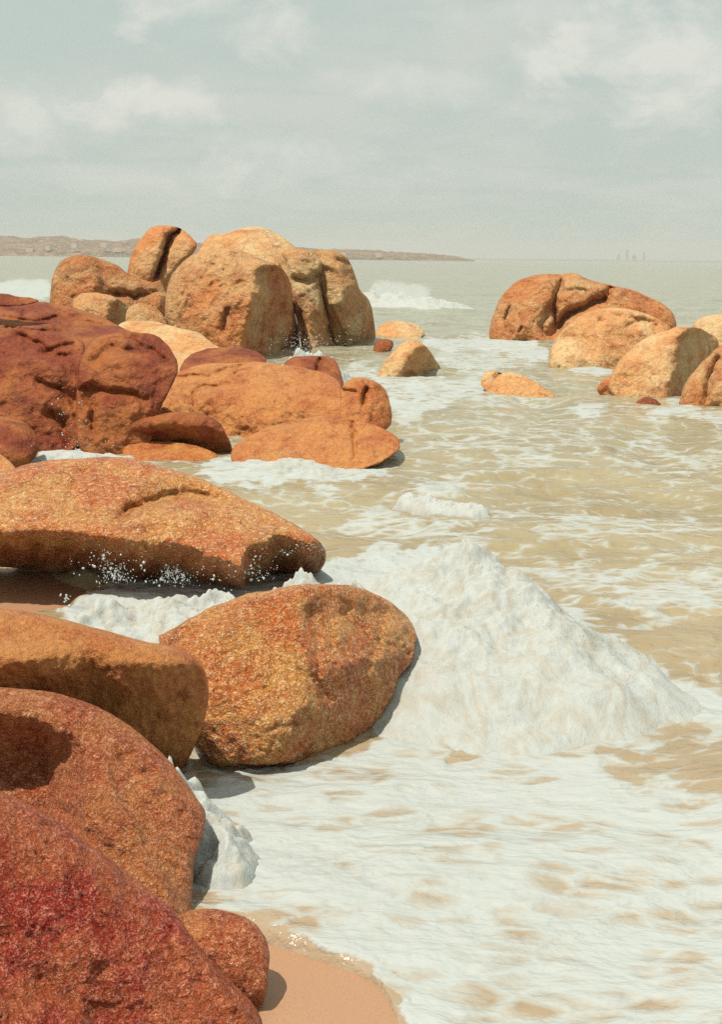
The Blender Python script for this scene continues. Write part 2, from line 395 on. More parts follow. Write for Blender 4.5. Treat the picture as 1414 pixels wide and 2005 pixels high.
SAND_A = [(300,1790),(400,1795),(480,1800),(560,1840),(640,1862),(700,1882),(745,1908),(768,1940),(785,1985),(805,2100),(800,2250),(780,2400),(400,2450),(100,2400),(150,2000)]
SAND_B = [(-200,1090),(0,1095),(120,1110),(215,1150),(165,1180),(125,1212),(60,1225),(-200,1240)]
def sea():
    o = np.concatenate([np.geomspace(0.28, 6, 26), np.geomspace(6.4, 60, 60), np.arange(61, 1750, 2.2), np.geomspace(1760, 9000, 40)])[::-1]
    dist = CAM_H * F / o
    dense = np.radians(np.arange(-16.6, 16.6, 0.045)); side = np.radians(np.geomspace(16.7, 80, 60))
    az = np.concatenate([-side[::-1], dense, side])
    D, A = np.meshgrid(dist, az, indexing='ij')
    X = D * np.tan(np.clip(A, -1.4, 1.4)); Y = D
    P = np.stack([X, Y, np.zeros_like(X)], -1)
    px, py = to_px(P.reshape(-1, 3)); px = px.reshape(X.shape); py = py.reshape(X.shape)
    dens = np.zeros(X.shape)
    wob = fbm(np.stack([px, py * 2.2, 0 * px], -1), 90, 4, 0.6, 3.3) * 30
    for poly, d, soft in FOAM:
        s = poly_sdf(poly, px, py)
        dens = np.maximum(dens, d * sstep(-soft, soft, s + np.where(s > -900, wob * min(1, soft / 25), 0)))
    dens = np.maximum(dens, 0.23 + 0.10 * fbm(np.stack([X / 3, Y, 0 * X], -1), 2.2, 3, 0.5, 6.0) - 0.1 * sstep(30, 200, Y))
    # waves; a crest system rolling in towards the shore, its finer parts left out where the sheet gets coarse
    sp = np.maximum(D * 0.0016, 0.01)
    z = np.zeros(X.shape)
    warp = fbm(P, 5.0, 2, 0.5, 1.1)
    for wl, amp, an, sd in ((7.0, 0.17, 2.6, 2.0), (2.6, 0.09, 2.2, 5.0), (1.0, 0.045, 1.8, 9.0), (0.42, 0.020, 1.5, 11.0), (0.18, 0.008, 1.3, 17.0)):
        Q = np.stack([X / an + 0.15 * Y + warp * 0.4 * wl, Y - 0.12 * X, 0 * X], -1)
        n = fbm(Q, wl * 0.6, 2, 0.5, sd); n = 0.5 * n + 0.5 * (0.5 - 1.5 * abs(n))
        z += amp * n * np.clip(wl / (4 * sp) - 0.6, 0, 1)
    z *= 1.4 * (1 - 0.6 * sstep(-11.5, -8.5, -Y))
    fl = fbm(P, 0.35, 4, 0.6, 21.0)
    z += sstep(0.45, 0.8, dens) * (0.014 * fl + 0.012) * (D < 40)
    for sp_ in (SAND_A, SAND_B):
        sd_ = poly_sdf(sp_, px, py) + 5 * fbm(P, 0.5, 3, 0.6, 8.0); z -= 0.16 * sstep(0, 30, sd_); dens = dens * (1 - sstep(0, 14, sd_))
    P[..., 2] = z
    n0, n1 = X.shape; idx = np.arange(n0 * n1).reshape(n0, n1)
    Q = np.stack([idx[:-1, :-1], idx[:-1, 1:], idx[1:, 1:], idx[1:, :-1]], -1).reshape(-1, 4)
    m, nt, bs = new_mat('turbid_sea_water')
    g = N(nt, 'ShaderNodeNewGeometry').outputs['Position']
    at = N(nt, 'ShaderNodeAttribute', attribute_name='foam').outputs['Fac']
    wv = N(nt, 'ShaderNodeTexNoise'); wv.inputs['Scale'].default_value = 1.3; wv.inputs['Detail'].default_value = 5
    nt.links.new(g, wv.inputs['Vector'])
    wa = N(nt, 'ShaderNodeVectorMath', operation='MULTIPLY_ADD'); nt.links.new(wv.outputs['Color'], wa.inputs[0]); wa.inputs[1].default_value = (0.45, 0.4, 0); nt.links.new(g, wa.inputs[2])
    gv = wa.outputs[0]
    gs = mapping(nt, gv, scale=(0.62, 1.0, 0))
    # lace: thin threads around cells at two sizes, plus patchy froth
    vor = []
    for sc_ in (2.2, 6.0):
        n = N(nt, 'ShaderNodeTexVoronoi', feature='DISTANCE_TO_EDGE'); n.inputs['Scale'].default_value = sc_
        nt.links.new(gs, n.inputs['Vector']); vor.append(math_(nt, 'SUBTRACT', 1.0, math_(nt, 'MULTIPLY', n.outputs['Distance'], 4.2 ), clamp=True))
    lace = math_(nt, 'ADD', math_(nt, 'MULTIPLY', vor[0], 0.28), math_(nt, 'MULTIPLY', vor[1], 0.24))
    fr = noise(nt, gs, 2.3, 8, 0.68, 0.8); fr2 = noise(nt, gs, 0.7, 3, 0.5)
    f = math_(nt, 'ADD', lace, math_(nt, 'ADD', math_(nt, 'MULTIPLY', fr, 0.75), math_(nt, 'MULTIPLY', fr2, 0.35)))   # about 0.5..1.1
    val = math_(nt, 'ADD', f, at)
    mask = ramp(nt, math_(nt, 'SUBTRACT', val, 1.0), [(0.12, 0.0), (0.24, 0.5), (0.44, 1.0)])
    soft = ramp(nt, math_(nt, 'SUBTRACT', val, 1.0), [(-0.0, 0.0), (0.35, 1.0)])
    pos = N(nt, 'ShaderNodeSeparateXYZ'); nt.links.new(g, pos.inputs[0])
    far = ramp(nt, math_(nt, 'DIVIDE', pos.outputs['Y'], 90.0), [(0.05, (0.375, 0.285, 0.20)), (0.16, (0.34, 0.28, 0.165)), (0.45, (0.31, 0.29, 0.19)), (1.0, (0.28, 0.285, 0.19))])
    murk = noise(nt, g, 0.5, 4, 0.6)
    wc = mixc(nt, math_(nt, 'MULTIPLY', ramp(nt, murk, [(0.4, 0.0), (0.62, 1.0)]), 0.45), far, (0.20, 0.14, 0.06))
    wc = mixc(nt, math_(nt, 'MULTIPLY', soft, 0.35), wc, (0.42, 0.40, 0.31))
    col = mixc(nt, mask, wc, FOAM_C)
    nt.links.new(col, bs.inputs['Base Color'])
    nt.links.new(math_(nt, 'ADD', math_(nt, 'MULTIPLY', mask, 0.45), 0.16), bs.inputs['Roughness'])
    bs.inputs['IOR'].default_value = 1.33
    r1 = noise(nt, mapping(nt, g, scale=(0.6, 1, 1)), 5.0, 5, 0.6, 0.6); r2 = noise(nt, mapping(nt, g, scale=(0.5, 1, 1)), 1.2, 6, 0.6, 0.3)
    hh = math_(nt, 'ADD', math_(nt, 'ADD', math_(nt, 'MULTIPLY', r1, 0.03), math_(nt, 'MULTIPLY', r2, 0.22)), math_(nt, 'MULTIPLY', mask, 0.01))
    bp = N(nt, 'ShaderNodeBump'); bp.inputs['Strength'].default_value = 0.8; bp.inputs['Distance'].default_value = 1.0
    nt.links.new(hh, bp.inputs['Height']); nt.links.new(bp.outputs[0], bs.inputs['Normal'])
    me = make_mesh('sea', P.reshape(-1, 3), Q, m, attrs={'foam': dens.ravel()})
    tag(link('sea', me), 'turbid sandy green sea with foam', kind='structure')
sea()

def sand_mat():
    m, nt, bs = new_mat('wet_sand'); g = N(nt, 'ShaderNodeNewGeometry').outputs['Position']
    n = noise(nt, g, 2.0, 4); f = noise(nt, g, 260, 2, 0.7)
    c = mixc(nt, n, (0.42, 0.235, 0.125), (0.40, 0.24, 0.15)); c = mixc(nt, math_(nt, 'MULTIPLY', ramp(nt, f, [(0.45, 0.0), (0.7, 1.0)]), 0.5), c, (0.18, 0.07, 0.03))
    nt.links.new(c, bs.inputs['Base Color']); bs.inputs['Roughness'].default_value = 0.5
    bp = N(nt, 'ShaderNodeBump'); bp.inputs['Strength'].default_value = 0.5; bp.inputs['Distance'].default_value = 0.004
    nt.links.new(f, bp.inputs['Height']); nt.links.new(bp.outputs[0], bs.inputs['Normal']); return m
SAND = sand_mat()
# the sea bed, one sheet under everything
g0 = np.array([(-60000, -60000, -2.5), (60000, -60000, -2.5), (60000, 60000, -2.5), (-60000, 60000, -2.5)], float)
tag(link('seabed', make_mesh('seabed', g0, np.array([[0, 1, 2, 3]]), SAND)), 'sandy sea bed', kind='structure')
def sand_patch(name, poly, top, soft, label):
    P = chaikin(poly, 2); P = rough_outline(P, 5, 4, 50, 4.4)
    x0, y0 = P.min(0) - 8; x1, y1 = P.max(0) + 8; c = 5.0
    xs = np.arange(x0, x1, c); ys = np.arange(y0, y1, c); X, Y = np.meshgrid(xs, ys)
    s = poly_sdf(P, X, Y); z = top + 0 * s
    V = C0 + ((z - CAM_H) / ray(X, Y)[..., 2])[..., None] * ray(X, Y)
    V[..., 2] += 0.004 * fbm(V, 0.8, 3, 0.5, 2)
    ok = (s > -10); k = ok[:-1, :-1] & ok[1:, :-1] & ok[:-1, 1:] & ok[1:, 1:]; idx = np.arange(X.size).reshape(X.shape)
    J, I = np.nonzero(k); Q = np.stack([idx[J, I], idx[J + 1, I], idx[J + 1, I + 1], idx[J, I + 1]], 1)
    tag(link(name, make_mesh(name, V.reshape(-1, 3), Q, SAND)), label, kind='structure')
def grow(p, k):
    p = np.array(p, float); t = np.roll(p, -1, 0) - np.roll(p, 1, 0); t /= np.linalg.norm(t, axis=1)[:, None]; return p + np.stack([t[:, 1], -t[:, 0]], 1) * k
sand_patch('sand', grow(SAND_A, 18), -0.035, 5, 'wet orange sand bared by the backwash')
sand_patch('sand', grow(SAND_B, 12), -0.035, 5, 'wet orange sand between the boulders')

# ------------------------------------------------------------------ boulders
GRP_FAR = 'domed boulders of the far outcrop'; GRP_SHELF = 'rocks of the low dark shelf'; GRP_RIGHT = 'boulders in the water on the right'; GRP_NEAR = 'boulders beside the breaking wave'; GRP_WASH='small rocks awash'
def boulder(label, poly, mat, grp=None, cat='boulder', name='boulder', **kw):
    o = relief(name, poly, mat, **kw); tag(o, label, cat, grp); return o

# far outcrop, left of centre
boulder('tall boulder split by a dark vertical crack, standing at the back of the far outcrop',
    [(246,545),(252,510),(272,470),(294,446),(320,440),(345,443),(366,457),(389,480),(374,505),(350,530),(335,570),(320,610),(255,600)], rock('tan', 50), GRP_FAR,
    depth=52, T=0.8, lean=0.15, xb=[([(348,440),(328,470),(316,500),(298,550)], 3.0, 3), ([(360,440),(338,470),(326,500),(308,550)], -3.6, 4)],
    cracks=[([(352,440),(332,466),(322,490),(316,520),(298,552)], 34, 5)], cell=2.2)
boulder('pale rounded crown rising behind the huge domed boulder, under the sky',
    [(380,510),(392,480),(412,459),(440,458),(475,446),(508,443),(545,457),(578,482),(600,520),(560,580),(400,580)], rock('pale', 50), GRP_FAR,
    depth=53, T=0.8, lean=0.8, bumps=[(430,462,18,14,10),(500,470,40,20,-8)], cell=2.2)
boulder('rough dark pitted boulder at the left end of the far outcrop, beside the surf',
    [(96,600),(98,560),(107,525),(122,507),(150,499),(188,503),(228,517),(252,540),(300,553),(316,545),(325,575),(330,620),(250,660),(130,660)], rock('tan', 48, 1.5), GRP_FAR,
    depth=49, T=0.9, lean=0.4, xb=[([(180,505),(185,560),(182,600)], 3.2, 3), ([(197,505),(200,560),(200,600)], -3.4, 4)],
    cracks=[([(215,570),(260,585),(300,565)], 14, 8)], rough=2.0, cell=2.2)
boulder('huge domed boulder with dark right face, largest of the far outcrop',
    [(321,615),(325,565),(340,530),(368,502),(408,487),(450,485),(482,492),(515,510),(545,518),(567,540),(573,590),(583,640),(590,700),(560,725),(500,730),(430,715),(370,690),(330,650)], rock('tan', 46, 1.2), GRP_FAR,
    base=(500,700), T=0.9, lean=0.35, yaw=-0.25, xb=[([(560,510),(507,530),(498,580),(482,620),(472,700)], 5.0, 4), ([(600,510),(545,530),(540,600),(550,700)], -1.9, 6)],
    cracks=[([(500,515),(535,512),(565,535)], -14, 12), ([(503,545),(535,548),(568,548)], 10, 7), ([(440,520),(425,560)], 5, 6), ([(445,600),(440,650)], 9, 6)],
    bumps=[(415,520,10,7,-14),(480,500,14,8,-12),(535,535,24,12,18),(400,600,30,60,8)], rough=2.0, cell=2.2)
boulder('pale knobbly boulder wedged between the huge dome and the rightmost rock of the far outcrop',
    [(538,512),(556,490),(590,486),(615,494),(636,520),(649,560),(660,610),(668,660),(672,720),(600,720),(583,640),(570,580)], rock('pale', 46, 1.3), GRP_FAR,
    depth=47.5, T=0.9, lean=0.35, xb=[([(632,500),(610,540),(612,600),(612,660)], 4.5, 4)],
    cracks=[([(575,545),(605,552),(620,535)], 16, 6), ([(580,610),(600,660)], 14, 8)], rough=1.7, cell=2.2)
boulder('steep boulder with a jagged top at the right end of the far outcrop',
    [(600,500),(615,489),(645,489),(669,496),(683,508),(698,542),(704,570),(722,583),(733,618),(736,660),(736,700),(690,710),(655,705),(640,600),(615,530)], rock('pale', 46, 1.3), GRP_FAR,
    depth=48.5, T=0.9, lean=0.25, xb=[([(665,490),(680,560),(665,620)], 3.5, 5)], yb=[([(630,590),(740,600)], 1.2, 6)],
    cracks=[([(660,510),(690,520)], 12, 5)], rough=1.5, cell=2.2)
boulder('small pale angular rock in front of the pitted boulder', [(136,594),(158,572),(200,573),(232,584),(251,600),(250,632),(200,650),(150,630)], rock('pale', 42, 1.2), GRP_FAR,
    depth=43, T=0.9, lean=0.7, xb=[([(228,580),(215,600),(200,640)], 3.2, 3)], rough=1.3, cell=2.0)
boulder('small pale broken rock at the left foot of the huge domed boulder', [(244,605),(272,592),(310,604),(328,632),(335,665),(290,680),(244,660)], rock('pale', 42, 1.3), GRP_FAR,
    depth=42, T=0.9, lean=0.7, xb=[([(290,590),(300,640)], 0.8, 6)], rough=1.5, cell=2.0)

# shelf, left middle
boulder('dark wet upper slab of the shelf running in from the left under the far outcrop', [(-160,590),(-60,586),(0,584),(45,587),(110,595),(165,607),(222,632),(262,655),(330,690),(300,730),(150,720),(-160,730)],
    rock('brown', 30), GRP_SHELF, 'rock', 'rock', depth=32, T=0.6, p=0.6, lean=2.6, cracks=[([(0,620),(60,628),(110,625),(150,640)], 12, 6), ([(40,600),(50,630)], 9, 5), ([(90,600),(140,625),(215,640)], 11, 5), ([(-20,642),(70,650),(130,648)], 12, 5)], bumps=[(70,612,50,12,10)], rough=1.6, cell=2.4)
boulder('pale dry sloping rock in the saddle between shelf and huge dome', [(215,648),(245,628),(300,628),(350,643),(385,650),(412,668),(440,690),(430,725),(340,735),(280,700)],
    rock('pale', 30), GRP_SHELF, 'rock', 'rock', depth=33, T=0.5, p=0.6, lean=2.6, bumps=[(370,650,12,8,10)], cell=2.2)
boulder('dark block of the shelf between the two deep vertical cracks', [(148,770),(156,700),(185,660),(240,648),(300,652),(334,680),(350,720),(335,760),(312,800),(300,850),(280,900),(190,910),(150,880)],
    rock('brown', 24), GRP_SHELF, 'rock', 'rock', base=(210,890), T=0.32, p=0.42, lean=0.9, fac=14, cut=0.12, yb=[([(140,730),(200,750),(300,750)], 0.7, 14)],
    cracks=[([(150,765),(200,762),(290,780)], 12, 7),([(170,720),(220,680),(300,690)], 10, 10),([(175,850),(185,800),(160,770)],12,7),([(240,650),(290,680),(335,715)],8,6)], rough=1.5, bumps=[(230,700,50,25,14),(200,800,30,20,8)], cell=2.4)
boulder('dark left block of the shelf with a lit sloping top', [(-160,660),(0,640),(60,645),(120,655),(165,665),(165,700),(156,760),(160,880),(100,900),(-160,900)],
    rock('brown', 25), GRP_SHELF, 'rock', 'rock', base=(100,885), T=0.32, p=0.42, lean=1.2, fac=14, cut=0.12, yb=[([(0,730),(160,740)], 0.8, 14)],
    cracks=[([(20,660),(70,668),(90,690),(150,700)], 14, 6), ([(60,740),(120,760),(150,800)], 14, 9),([(70,690),(110,680),(158,672)],8,5),([(90,800),(120,830),(130,880)],14,9)], rough=1.6, bumps=[(100,720,50,20,16),(80,790,40,25,10)], cell=2.6)
boulder('dark rounded rock jutting from the left edge above the shelf', [(-160,650),(-40,638),(15,650),(55,672),(69,690),(64,720),(30,745),(-160,760)], rock('brown', 23), GRP_SHELF, 'rock', 'rock', depth=24.5, T=0.8, lean=0.9, cell=2.6)
boulder('dark sloping rock on the left edge between two rounded ones', [(-160,700),(0,705),(45,735),(80,765),(95,800),(85,850),(40,870),(-160,880)], rock('brown', 22), GRP_SHELF, 'rock', 'rock', depth=23.2, T=0.6, lean=1.0, cracks=[([(0,770),(80,800)], 10, 8)], cell=2.6)
boulder('thin dark slab on the top right of the shelf', [(345,730),(368,694),(410,681),(470,679),(505,688),(524,703),(520,722),(450,735),(380,750)], rock('brown', 27), GRP_SHELF, 'rock', 'rock', depth=28, T=0.6, lean=2.0, cell=2.2)
boulder('small dark rocks behind the right end of the shelf below the splash', [(550,722),(562,702),(600,696),(640,696),(657,703),(668,725),(674,760),(640,770),(590,745)], rock('brown', 26), GRP_SHELF, 'rock', 'rock', depth=27.5, T=0.7, lean=1.2, cracks=[([(622,700),(618,730)], 14, 5)], cell=2.2)
boulder('broad sunlit block in the middle of the shelf with a curved crack beneath', [(262,825),(275,795),(300,760),(335,733),(390,713),(470,711),(510,707),(570,716),(630,728),(664,742),(674,780),(675,840),(672,880),(600,890),(500,900),(455,905),(380,900),(300,880)],
    rock('wet', 24), GRP_SHELF, 'rock', 'rock', depth=21.8, T=0.30, p=0.38, lean=2.3, fac=14, cut=0.10, yaw=-0.1, yb=[([(260,800),(390,790),(450,800),(680,800)], 1.2, 12), ([(260,770),(420,745),(660,770)], 0.6, 10)],
    cracks=[([(300,760),(350,738),(420,732),(480,712)], 9, 4), ([(385,805),(378,772),(395,756),(480,750)], 7, 3), ([(475,712),(455,735)], 8, 3), ([(620,730),(600,750),(540,755)], 5, 5)], bumps=[(450,770,60,20,10),(590,760,60,20,8),(320,790,40,20,8)], rough=1.3, cell=2.4)
boulder('dark lens shaped rock low on the front of the shelf', [(242,845),(268,820),(330,808),(390,806),(432,826),(450,865),(462,900),(400,905),(300,900),(250,870)],
    rock('brown', 22.5), GRP_SHELF, 'rock', 'rock', depth=21.3, T=0.6, p=0.6, lean=0.9, yb=[([(240,835),(330,822),(440,840)], 2.2, 5)], cell=2.4)
boulder('flat orange rock sill at the waterline under the dark lens shaped rock', [(238,885),(245,868),(300,862),(380,870),(430,890),(420,915),(330,915),(250,905)], rock('wet', 22), GRP_SHELF, 'rock', 'rock', base=(320,897), T=0.5, lean=1.5, cell=2.2)
boulder('orange wet front block of the shelf dipping into the foam', [(450,900),(456,876),(480,856),(520,838),(580,820),(640,812),(690,822),(740,834),(782,856),(785,880),(740,910),(690,925),(600,930),(500,920),(462,908)],
    rock('wet', 22), GRP_SHELF, 'rock', 'rock', base=(600,908), T=0.30, p=0.38, lean=1.9, fac=12, cut=0.12, yb=[([(450,870),(600,880),(780,870)], 0.4, 10)], cracks=[([(686,822),(693,850),(692,900)], 12, 4), ([(510,868),(600,850),(690,858)], 4, 7)], cell=2.4)
boulder('rounded end block of the shelf notched by a short crack', [(664,840),(666,775),(674,748),(702,738),(737,745),(758,766),(766,800),(768,838),(730,850),(690,850)],
    rock('wet', 23), GRP_SHELF, 'rock', 'rock', depth=22.6, T=0.5, p=0.42, lean=0.7, xb=[([(722,740),(722,840)], 0.8, 5)], cracks=[([(722,755),(718,775),(716,800)], 14, 5),([(672,762),(700,768)], 6, 4)], cell=2.2)
boulder('rounded dark boulder on the left edge in front of the shelf', [(-160,830),(-40,812),(0,814),(45,822),(70,848),(78,880),(60,905),(30,925),(0,940),(-160,960)], rock('brown', 20), GRP_SHELF, 'boulder', base=(20,925), T=0.8, lean=0.7, cell=2.6)
boulder('small orange tipped rock at the left edge beside the long mound', [(-160,880),(-20,880),(10,895),(35,920),(20,945),(-160,960)], rock('tan', 18), GRP_SHELF, 'rock', 'rock', depth=19.3, T=0.6, lean=0.8, cell=2.6)
boulder('tiny dark rock top at the left edge on the skyline of the shelf', [(-60,580),(-10,572),(15,575),(30,580),(60,583),(80,590),(40,600),(-60,600)], rock('brown', 33), GRP_SHELF, 'rock', 'rock', depth=34, T=0.6, lean=1.0, cell=2.2)

# rocks awash mid channel
boulder('low yellow rock awash behind the rounded one beside the far outcrop', [(732,665),(742,636),(775,627),(812,632),(835,650),(820,672),(760,676)], rock('pale', 50), GRP_WASH, base=(785,657), T=0.5, lean=1.5, cell=2.0)
boulder('small dark rock at the right foot of the far outcrop', [(728,700),(735,668),(755,662),(772,668),(768,684),(745,700)], rock('brown', 44), GRP_WASH, 'rock', 'rock', depth=46, T=0.8, lean=0.4, cell=2.0)
boulder('rounded yellow rock standing in the channel, its right side in shade', [(738,735),(752,710),(772,685),(792,667),(812,664),(836,680),(856,706),(867,726),(850,748),(790,755),(745,750)], rock('pale', 37), GRP_WASH, base=(800,735), T=0.8, lean=0.5, xb=[([(850,665),(815,690),(785,735)], 2.6, 5)], cell=2.0)
boulder('low yellow two humped rock lying alone in mid channel', [(940,752),(948,730),(962,723),(982,732),(1000,728),(1025,733),(1050,750),(1080,768),(1092,780),(1040,790),(960,775)], rock('pale', 33), GRP_WASH, base=(1020,777), T=0.5, lean=1.2, cracks=[([(985,728),(975,750)], 10, 8)], rough=1.4, cell=2.0)

# right hand group
boulder('largest domed boulder on the right, split by a long dark cleft', [(958,665),(962,625),(980,582),(1008,552),(1050,536),(1100,537),(1125,534),(1160,549),(1192,557),(1240,568),(1292,590),(1318,610),(1328,638),(1310,680),(1200,710),(1080,700),(1020,680),(970,676)],
    rock('tan', 50, 1.2), GRP_RIGHT, base=(1030,667), T=0.8, lean=0.6, cracks=[([(1105,534),(1096,565),(1088,600),(1082,660)], 24, 7), ([(1080,600),(1060,640),(1075,665)], 16, 10), ([(1085,655),(1105,625),(1135,608),(1170,592),(1195,580)], 34, 9), ([(1200,560),(1190,580)], 20, 6), ([(1000,590),(990,620),(1010,660)], 12, 5), ([(1030,640),(1020,655)], 8, 4)],
    bumps=[(1050,600,30,40,12),(1130,560,20,14,8)], rough=1.9, cell=2.0)
boulder('pale boulder with a reddish patch, in front of the largest one on the right', [(1074,735),(1076,690),(1098,648),(1140,616),(1182,602),(1232,604),(1284,620),(1316,640),(1310,690),(1220,740),(1150,742)],
    rock('pale', 40), GRP_RIGHT, base=(1140,723), T=0.85, lean=0.6, cracks=[([(1175,630),(1190,612),(1260,625)], 10, 6), ([(1225,642),(1260,625),(1290,635)], 14, 9)], rough=1.5, cell=2.0)
boulder('pale rock top behind the right hand boulders at the picture edge', [(1350,650),(1366,624),(1400,614),(1480,612),(1480,690),(1380,690)], rock('pale', 40), GRP_RIGHT, depth=40, T=0.8, lean=0.6, cell=2.0)
boulder('smooth boulder on the right with a broad dark shaded side', [(1188,765),(1206,715),(1240,676),(1290,650),(1330,640),(1368,640),(1410,664),(1405,700),(1360,740),(1340,800),(1290,808),(1230,795)],
    rock('pale', 31), GRP_RIGHT, base=(1270,786), T=0.8, lean=0.5, yaw=-0.1, xb=[([(1350,640),(1330,660),(1322,710),(1317,790)], 4.5, 4)], cell=2.0)
boulder('ribbed boulder cut by the right edge of the picture', [(1328,800),(1338,757),(1368,716),(1410,676),(1500,640),(1620,650),(1620,830),(1450,828),(1370,815)],
    rock('tan', 29, 1.2), GRP_RIGHT, base=(1370,802), T=0.7, lean=0.5, xb=[([(1400,700),(1385,810)], 0.8, 5), ([(1410,700),(1398,810)], -1.2, 5)], cracks=[([(1414,690),(1395,740),(1382,790)], 16, 7)], rough=1.3, cell=2.0)
boulder('small brown rock at the foot of the smooth right hand boulder', [(1168,762),(1182,742),(1208,734),(1238,738),(1256,756),(1262,790),(1230,795),(1180,780)], rock('tan', 31), GRP_RIGHT, 'rock', 'rock', base=(1215,772), T=0.6, lean=0.7, yb=[([(1160,752),(1215,758),(1260,765)], 0.9, 4)], cell=2.0)
boulder('little reddish rock tip showing beside the small brown rock', [(1238,800),(1250,782),(1268,776),(1290,784),(1300,800),(1260,806)], rock('brown', 30), GRP_RIGHT, 'rock', 'rock', base=(1262,795), T=0.6, lean=0.7, cell=2.0)

# near boulders
boulder('long low golden mound with a dark undercut front and a curved ledge', [(-200,950),(-80,935),(0,932),(45,908),(110,899),(180,896),(250,893),(310,912),(370,928),(430,953),(470,974),(530,1000),(590,1034),(625,1058),(640,1082),(636,1110),(600,1140),(540,1152),(470,1152),(300,1146),(200,1140),(100,1122),(0,1108),(-200,1100)],
    rock('gold', 13.5, 1.6), GRP_NEAR, noise_=NEAR_N, fac=8, cut=0.1, base=(330,1138), T=0.45, p=0.6, lean=1.7, yb=[([(-200,1035),(0,1042),(80,1038),(190,1048),(270,1062),(360,1072),(430,1092),(470,1110),(490,1075),(540,1052),(590,1060),(650,1060)], 5.5, 4)],
    cracks=[([(225,1020),(265,990),(310,972),(370,963),(440,978)], 26, 11), ([(130,985),(150,940),(175,915)], 8, 8), ([(390,1040),(440,990)], 5, 14)],
    bumps=[(340,1010,70,24,18),(90,980,60,40,8)], cell=2.8)
boulder('left boulder below the sand with a lit top and a dark smooth face', [(-200,1190),(-60,1188),(0,1190),(60,1198),(130,1214),(220,1238),(270,1254),(340,1264),(384,1288),(404,1320),(411,1362),(398,1425),(374,1475),(350,1520),(250,1540),(-200,1560)],
    rock('wet', 9.5, 1.2), GRP_NEAR, base=(360,1495), T=0.6, p=0.6, lean=1.0, yaw=0.15, yb=[([(-200,1290),(0,1292),(100,1286),(180,1270),(260,1295),(400,1300)], 2.1, 7)], cell=2.8)
boulder('big golden faceted boulder standing in the wash beside the breaking wave', [(300,1248),(345,1226),(400,1194),(480,1164),(560,1147),(612,1142),(700,1147),(760,1174),(795,1204),(817,1240),(812,1275),(806,1300),(782,1320),(776,1350),(748,1400),(744,1440),(700,1474),(640,1486),(560,1498),(480,1498),(420,1505),(370,1450)],
    rock('gold', 11, 1.8), GRP_NEAR, noise_=NEAR_N, sm=1, fac=7, cut=0.16, base=(560,1486), T=0.55, p=0.6, lean=0.7, yaw=-0.05, xb=[([(600,1140),(575,1200),(610,1290),(575,1400),(545,1480)], 1.5, 8)], yb=[([(300,1400),(500,1420),(740,1380)], 0.6, 8)],
    cracks=[([(345,1255),(370,1235),(400,1200)], 7, 6), ([(600,1175),(625,1240),(620,1330),(650,1380)], 7, 12), ([(520,1430),(620,1400),(720,1385)], 6, 8), ([(760,1180),(740,1260),(700,1330)], 6, 10)],
    rough=1.3, cell=2.6, er=2.5)
boulder('smaller rough rock wedged low between the near mass and the sand', [(330,1800),(372,1782),(420,1778),(470,1790),(505,1812),(526,1845),(528,1890),(522,1945),(505,1990),(440,1990),(360,1900)],
    rock('red', 7.0, 1.6), GRP_NEAR, noise_=NEAR_N, base=(515,1960), T=0.6, lean=0.6, yb=[([(380,1870),(520,1940)], 0.8, 8)], rough=1.6, cell=2.6)
boulder('near boulder with a shadowed hollow in its top, white water pouring off its right side', [(-220,1340),(-60,1342),(0,1345),(100,1353),(172,1375),(232,1405),(292,1450),(342,1500),(380,1556),(404,1590),(400,1630),(380,1690),(374,1780),(384,1840),(330,1880),(200,1800),(-220,1760)],
    rock('red', 8.6, 1.9), GRP_NEAR, noise_=NEAR_N, fac=8, cut=0.12, base=(380,1792), T=0.45, p=0.6, lean=0.9, yaw=0.2, yb=[([(-200,1388),(0,1394),(90,1412),(165,1464),(200,1500),(420,1900)], 3.4, 6), ([(-200,1462),(0,1464),(90,1478),(165,1470),(205,1504),(425,1905)], -3.4, 6)],
    cracks=[([(230,1470),(260,1510),(310,1520)], 10, 12), ([(0,1580),(100,1580),(180,1640),(260,1700)], 8, 14)], bumps=[(300,1535,30,24,12),(130,1440,50,16,-8),(180,1500,60,16,6)], rough=1.6, cell=2.6)
boulder('nearest dark red boulder filling the lower left corner, its ridge running to the sand', [(-220,1540),(-60,1548),(20,1556),(100,1598),(180,1656),(280,1730),(345,1790),(385,1850),(440,1908),(500,1968),(520,2030),(540,2200),(-220,2200)],
    rock('crimson', 8.4, 1.9), GRP_NEAR, noise_=NEAR_N, fac=9, cut=0.10, base=(505,1998), T=0.3, p=0.6, lean=0.8, yaw=0.55, yb=[([(-200,1600),(0,1620),(200,1720),(340,1830),(480,2005)], 0.35, 10), ([(-200,1700),(0,1740),(200,1860),(330,2005)], 0.3, 12), ([(-200,1860),(0,1880),(160,1960),(250,2100)], -0.8, 12)], cracks=[([(360,1830),(420,1920),(490,2000)], -8, 14)], rough=1.7, cell=2.6, er=2.5)

